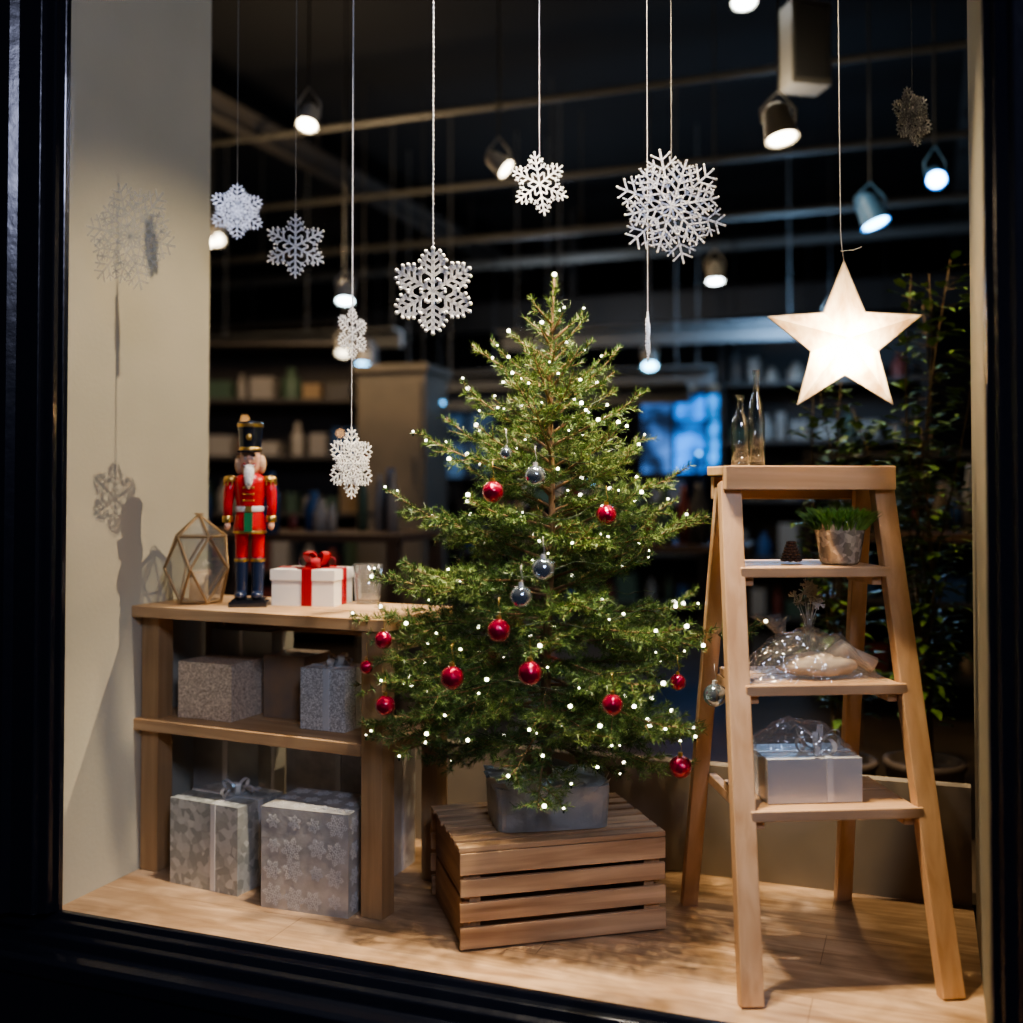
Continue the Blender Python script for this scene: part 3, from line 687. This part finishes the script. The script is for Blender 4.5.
# ---------------------------------------------------------------- store interior
pm_=[(4.15,2.80,.020),(4.75,2.62,.026),(6.1,2.75,.045),(3.3,2.95,.018),(7.5,2.6,.04)]
for i,(y,z,r) in enumerate(pm_):
    m=MB(); m.cyl((-5.85,y,z),(4.85,y,z),r,n=14)
    for x in np.arange(-5,4.8,2.4): m.cyl((x,y,z),(x,y,CEIL),.004,n=6); m.lathe([(r*1.15,-.02),(r*1.15,.02)],12,(x,y,z))
    m.obj('ceiling_pipe',[M_pipe])
for i,(x,z) in enumerate([(-1.7,2.95),(2.1,2.9)]):
    m=MB(); m.b6(x-.05,x+.05,.9,10.8,z-.01,z); m.b6(x-.05,x+.05,.9,10.8,z+.11,z+.12); m.b6(x-.006,x+.006,.9,10.8,z,z+.11)
    for y in np.arange(1.5,10.8,2.5): m.b6(x-.01,x+.01,y-.01,y+.01,z+.12,CEIL)
    m.obj('ceiling_beam',[mat('beam_paint',(.05,.045,.04),.6)])
m=MB(); m.b6(-5.5,4.8,7.0,7.3,2.35,2.60); 
for x in(-5,-1,3): m.b6(x-.03,x+.03,7.1,7.2,2.6,CEIL)
m.obj('air_duct',[mat('duct_grey',(.04,.038,.036),.5,.2)])
m=MB(); m.b6(-.075,.075,-.06,.06,0,.30); m.b6(-.065,.065,-.064,-.06,.02,.28,1); m.b6(-.01,.01,-.01,.01,.30,CEIL-2.40)
m.obj('ceiling_speaker',[mat('speaker_body',(.14,.13,.11),.6),mat('speaker_grille',(.06,.058,.055),.7)],g(1.06,3.95,2.40),YAW+.2)
M_lampw=mat('lamp_body_grey',(.45,.42,.36),.5); M_wire=mat('lamp_rod',(.05,.05,.05),.5)
def spot(x,y,z,col,s,r=.042,aim=(0,-.5,-1),bodyc=None):
    m=MB(); a=Vector(aim).normalized(); p=Vector((0,0,0)); q=-a*r*2.6
    m.cyl(p,q,r*1.35,r*1.0,20,0,False); m.cyl(q,q-a*.02,r*1.0,r*.5,20,0)
    m.cyl(p-a*.003,p-a*.008,r*1.1,r*1.1,20,1)
    mid=-a*r*1.4; m.tube([mid+Vector((r*1.3,0,0)),mid+Vector((r*1.4,0,.05)),mid+Vector((0,0,.11)),mid+Vector((-r*1.4,0,.05)),mid+Vector((-r*1.3,0,0))],.005,6,0)
    m.cyl(mid+Vector((0,0,.11)),mid+Vector((0,0,CEIL-z-mid.z)),.004,n=6,mi=2)
    P=g(x,y,z); m.obj('track_spotlight',[bodyc or M_lampw,emit('lamp_lens',col,s),M_wire],P,YAW)
W=(1,.84,.62)
spot(-.750,4.0,2.285,W,25,.030,(-.1,-.45,-1)); spot(-.02,4.5,2.27,W,14,.032,(.7,-.2,-.6)); spot(.893,3.6,2.105,W,14,.042,(.15,-.22,-1))
spot(.93,5.0,1.90,(.8,.9,1),22,.032,(0,-.2,-1)); spot(-.76,5.0,1.81,(.7,.88,1),22,.032,(0,-.3,-1))
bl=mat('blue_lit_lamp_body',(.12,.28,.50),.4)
spot(1.556,4.0,2.085,(.25,.58,1),26,.028,(-.2,-.9,-.7),bl); spot(1.40,4.2,1.97,(.25,.62,1),18,.042,(.3,-.22,-.9),bl); spot(.855,4.0,2.74,(.9,.95,1),22,.036,(0,-.3,-1))
spot(-1.9,7,2.55,W,12,.05); spot(-1.72,6.2,2.35,W,14,.03); spot(-.95,6.2,1.72,W,5,.035); spot(.82,6.5,1.68,(.25,.65,1),16,.036); spot(-.88,6.5,1.68,(.2,.6,1),12,.036);spot(-.55,6.8,1.58,W,8,.03); spot(1.9,6.5,1.95,W,6,.03)
# bulb strings added for blurred points of light in the background
m=MB(); rs=random.Random(11)
for j,(yy,zz) in enumerate([(3.7,1.38),(4.4,1.10)]):
    pts=[Vector((-4+i*.33,yy,zz+.09*math.cos(i*1.26+j))) for i in range(25)]
    m.tube(pts,.003,4,2); m.cyl(pts[0],(pts[0].x,yy,CEIL),.003,n=4,mi=2); m.cyl(pts[-1],(pts[-1].x,yy,CEIL),.003,n=4,mi=2)
    for p in pts[::2]: 
        if rs.random()<.6: m.sph(p-Vector((0,0,.025)),rs.choice([.010,.015]),8,rs.choice([0,0,1]))
m.obj('bokeh_bulbs',[emit('bulb_amber',(1,.5,.18),5),emit('bulb_blue',(.15,.5,1),6),M_black])
m=MB(); m.b6(-.20,.20,-.2,.2,0,1.62); m.b6(-.22,.22,-.22,.22,1.62,1.66); m.b6(-.18,.18,-.215,-.2,.1,.8); m.b6(-.18,.18,-.215,-.2,.84,1.56); m.cyl((.14,-.235,1.0),(.14,-.235,1.15),.008,n=8)
m.obj('store_cabinet',[mat('cabinet_paint',(.26,.21,.15),.7,col2=(.15,.13,.10),nscale=3)],g(-.62,6.3,0-.01),YAW*.3)
pal=[(.35,.24,.13),(.10,.09,.08),(.36,.32,.27),(.04,.11,.25),(.25,.06,.04),(.09,.14,.09),(.45,.40,.33)]
pm2=[mat('goods_%d'%i,c,.5) for i,c in enumerate(pal)]
def shelving(x,y,w,h,rz,seed):
    rs=random.Random(seed); m=MB(); nsh=max(2,int(h/.36))
    m.b6(-w/2,w/2,.16,.18,0,h,0)
    for s in(-1,1): m.b6(s*w/2-.02,s*w/2+.02,-.18,.18,0,h,0)
    for k in range(nsh+1):
        z=.1+k*(h-.13)/nsh; m.b6(-w/2,w/2,-.18,.18,z-.012,z+.012,1)
        if k==nsh:break
        xx=-w/2+.05
        while xx<w/2-.12:
            ww=rs.uniform(.05,.16);hh=rs.uniform(.08,.24);c=rs.randrange(7)+2
            if rs.random()<.55: m.b6(xx,xx+ww,-.12,.08,z+.012,z+.012+hh,c)
            else: m.lathe([(ww*.4,0),(ww*.42,hh*.6),(ww*.18,hh*.8),(ww*.18,hh),(0,hh)],12,(xx+ww/2,-.03,z+.012),c)
            xx+=ww+rs.uniform(.01,.06)
    m.obj('store_shelving',[mat('shelf_frame_brown',(.04,.032,.026),.6),mat('shelf_board_pale',(.10,.085,.07),.5)]+pm2,g(x,y,-.01),YAW*.2+rz)
shelving(-1.7,7.0,1.6,1.9,.25,1); shelving(.55,8.6,1.9,1.25,0,2); shelving(2.1,7.4,1.3,2.1,-.1,3); shelving(-.3,9.5,1.4,2.0,0,4); shelving(-2.2,9.0,1.8,2.3,0,5)
shelving(1.9,5.2,.9,1.15,-.3,7)
def dtable(x,y,w,d,h,seed):
    rs=random.Random(seed); m=MB(); m.b6(-w/2,w/2,-d/2,d/2,h-.03,h,0)
    for sx in(-1,1):
        for sy in(-1,1): m.b6(sx*(w/2-.04)-.025,sx*(w/2-.04)+.025,sy*(d/2-.04)-.025,sy*(d/2-.04)+.025,0,h-.03,0)
    for k in range(14):
        xx=-w/2+.08+k*(w-.16)/14; yy=rs.uniform(-d/2+.1,d/2-.1);hh=rs.uniform(.06,.28);r=rs.uniform(.02,.045)
        m.lathe([(0,0),(r,0),(r,hh*.6),(r*.5,hh*.85),(r*.5,hh),(0,hh)],14,(xx,yy,h),1+rs.randrange(7))
    m.obj('display_table',[mat('table_dark_wood',(.12,.07,.04),.4)]+pm2,g(x,y,-.01),YAW*.3)
dtable(-.9,4.8,1.1,.6,.78,1); dtable(.5,5.1,1.2,.6,.72,2); dtable(1.75,4.3,.9,.6,.80,3)
def farwin(name,x,y,z,w,h,cols,str_):  # far lit windows; their blurred glow is put into the pane emission
    m=MB(); t=.025
    nx=len(cols)
    for i in range(nx):
        x0=-w/2+i*w/nx
        m.b6(x0+t/2,x0+w/nx-t/2,-.005,.005,-h/2,h/2,1+i)
        m.b6(x0-t/2,x0+t/2,-.03,.03,-h/2-t,h/2+t,0)
    m.b6(w/2-t/2,w/2+t/2,-.03,.03,-h/2-t,h/2+t,0)
    m.b6(-w/2,w/2,-.03,.03,-h/2-t,-h/2,0); m.b6(-w/2,w/2,-.03,.03,h/2,h/2+t,0); m.b6(-w/2,w/2,-.02,.02,h*.15,h*.15+.015,0)
    for s in(-1,1): m.cyl((s*w*.45,0,h/2+t),(s*w*.45,0,CEIL-z),.008,n=6,mi=0)
    mm=[M_black]
    for i,c in enumerate(cols):
        e,nt,b=newmat(name+'_pane%d'%i); b.inputs['Base Color'].default_value=(.02,.03,.05,1)
        n=nt.nodes.new('ShaderNodeTexNoise');n.inputs['Scale'].default_value=5;nt.links.new(coords(nt),n.inputs['Vector'])
        nt.links.new(ramp(nt,n.outputs[0],(c[0]*.08,c[1]*.08,c[2]*.08),c,.42,.60),b.inputs['Emission Color']); b.inputs['Emission Strength'].default_value=str_; mm.append(e)
    m.obj(name,mm,g(x,y,z),YAW*.4)
farwin('far_window_blue',1.30,8.0,1.36,.72,.56,[(.05,.14,.4),(.02,.26,1),(.03,.32,1)],2.0)
farwin('far_window_strip',.95,8.3,1.68,1.4,.09,[(.5,.52,.5),(.4,.5,.55),(.5,.5,.45)],.7)
farwin('far_window_right',2.45,8.0,1.35,.6,.6,[(.05,.10,.17),(.06,.12,.2)],.6)
farwin('far_window_left',-1.6,8.9,1.45,1.2,.5,[(.05,.10,.18),(.04,.08,.15),(.14,.12,.09)],.6)
farwin('far_window_mid',-.35,8.6,1.30,.5,.5,[(.06,.13,.25),(.05,.09,.15)],.7)
for x,y,z,w in((.25,7.6,1.70,2.3),(.9,7.2,1.95,2.0),(-1.4,7.5,1.95,1.4),(.3,6.8,1.52,1.6)):
    m=MB(); m.b6(-w/2,w/2,-.02,.02,-.05,.05); m.b6(-w/2,w/2,-.14,.02,.05,.065)
    for s in(-1,0,1): m.cyl((s*w*.45,0,.06),(s*w*.45,0,CEIL-z),.005,n=6)
    m.obj('hanging_sign_rail',[mat('rail_white',(.20,.20,.19),.5)],g(x,y,z),YAW*.2)
# ---------------------------------------------------------------- lights
def slight(name,loc,tgt,e,size,col,r=.03,blend=.6):
    L=bpy.data.lights.new(name,'SPOT');L.energy=e;L.spot_size=R(size);L.spot_blend=blend;L.color=col;L.shadow_soft_size=r
    o=bpy.data.objects.new(name,L);bpy.context.collection.objects.link(o);o.location=loc
    o.rotation_euler=(Vector(tgt)-Vector(loc)).to_track_quat('-Z','Y').to_euler();return o
WC=(1,.76,.49)
slight('display_spot_shelf',g(1.05,2.72,2.35),g(-.7,2.78,.75),150,56,WC,.010)
slight('display_spot_tree',(1.15,.06,2.5),g(.12,2.42,.75),120,52,WC,.03)
slight('display_spot_gifts',(1.62,.03,2.25),g(-.40,2.55,.20),105,38,WC,.025)
slight('display_spot_crate',(1.0,.03,2.3),g(.1,2.4,.1),65,46,WC,.03)
slight('display_spot_ladder',(1.35,.05,2.5),g(.66,2.2,.5),120,58,WC,.018)
slight('display_spot_flakes',(1.0,.03,2.55),g(-.05,2.45,1.5),130,56,(1,.93,.92),.03)
slight('plants_fill_spot',g(.9,2.75,2.5),g(1.12,3.1,1.1),90,60,WC,.03)  # unseen spot added to brighten the plants
def plight(name,loc,e,col,r=.2):
    L=bpy.data.lights.new(name,'POINT');L.energy=e;L.color=col;L.shadow_soft_size=r;o=bpy.data.objects.new(name,L);bpy.context.collection.objects.link(o);o.location=loc
plight('store_fill_warm',g(-1.0,5.6,2.3),46,(1,.72,.46)); plight('store_fill_cool',g(1.6,6.5,2.0),30,(.35,.6,1)); plight('store_fill_far',g(.2,8.0,2.0),30,(.7,.8,1)); plight('store_fill_near',g(.9,3.9,2.3),12,(1,.82,.62))  # unseen point lights added to lift the dim shop interior
L=bpy.data.lights.new('frame_sheen_fill','AREA');L.energy=80;L.size=.8;L.color=(.66,.70,1);o=bpy.data.objects.new('frame_sheen_fill',L);bpy.context.collection.objects.link(o);o.location=(3.5,-3.5,3.2)  # unseen area light added outside to give the frame a bluish sheen
o.rotation_euler=(Vector((.8,0,.3))-o.location).to_track_quat('-Z','Y').to_euler()
w=bpy.data.worlds.new('night');bpy.context.scene.world=w;w.use_nodes=True;w.node_tree.nodes['Background'].inputs[0].default_value=(.40,.40,.48,1);w.node_tree.nodes['Background'].inputs[1].default_value=.045
# ---------------------------------------------------------------- camera
cam=bpy.data.cameras.new('camera');co_=bpy.data.objects.new('camera',cam);bpy.context.collection.objects.link(co_)
P=g(0,0,.95);co_.location=P;co_.rotation_euler=(R(90+1.4),0,YAW)
cam.sensor_width=36;cam.lens=1100*36/1023;cam.shift_y=-(21.5+1100*math.tan(R(1.4)))/1023
cam.clip_start=.05;cam.dof.use_dof=True;cam.dof.focus_distance=2.36;cam.dof.aperture_fstop=1.25
bpy.context.scene.camera=co_
try:
    vs_=bpy.context.scene.view_settings
    vs_.view_transform='AgX';vs_.look='AgX - Medium High Contrast';vs_.exposure=.28
except Exception as e: print(e)
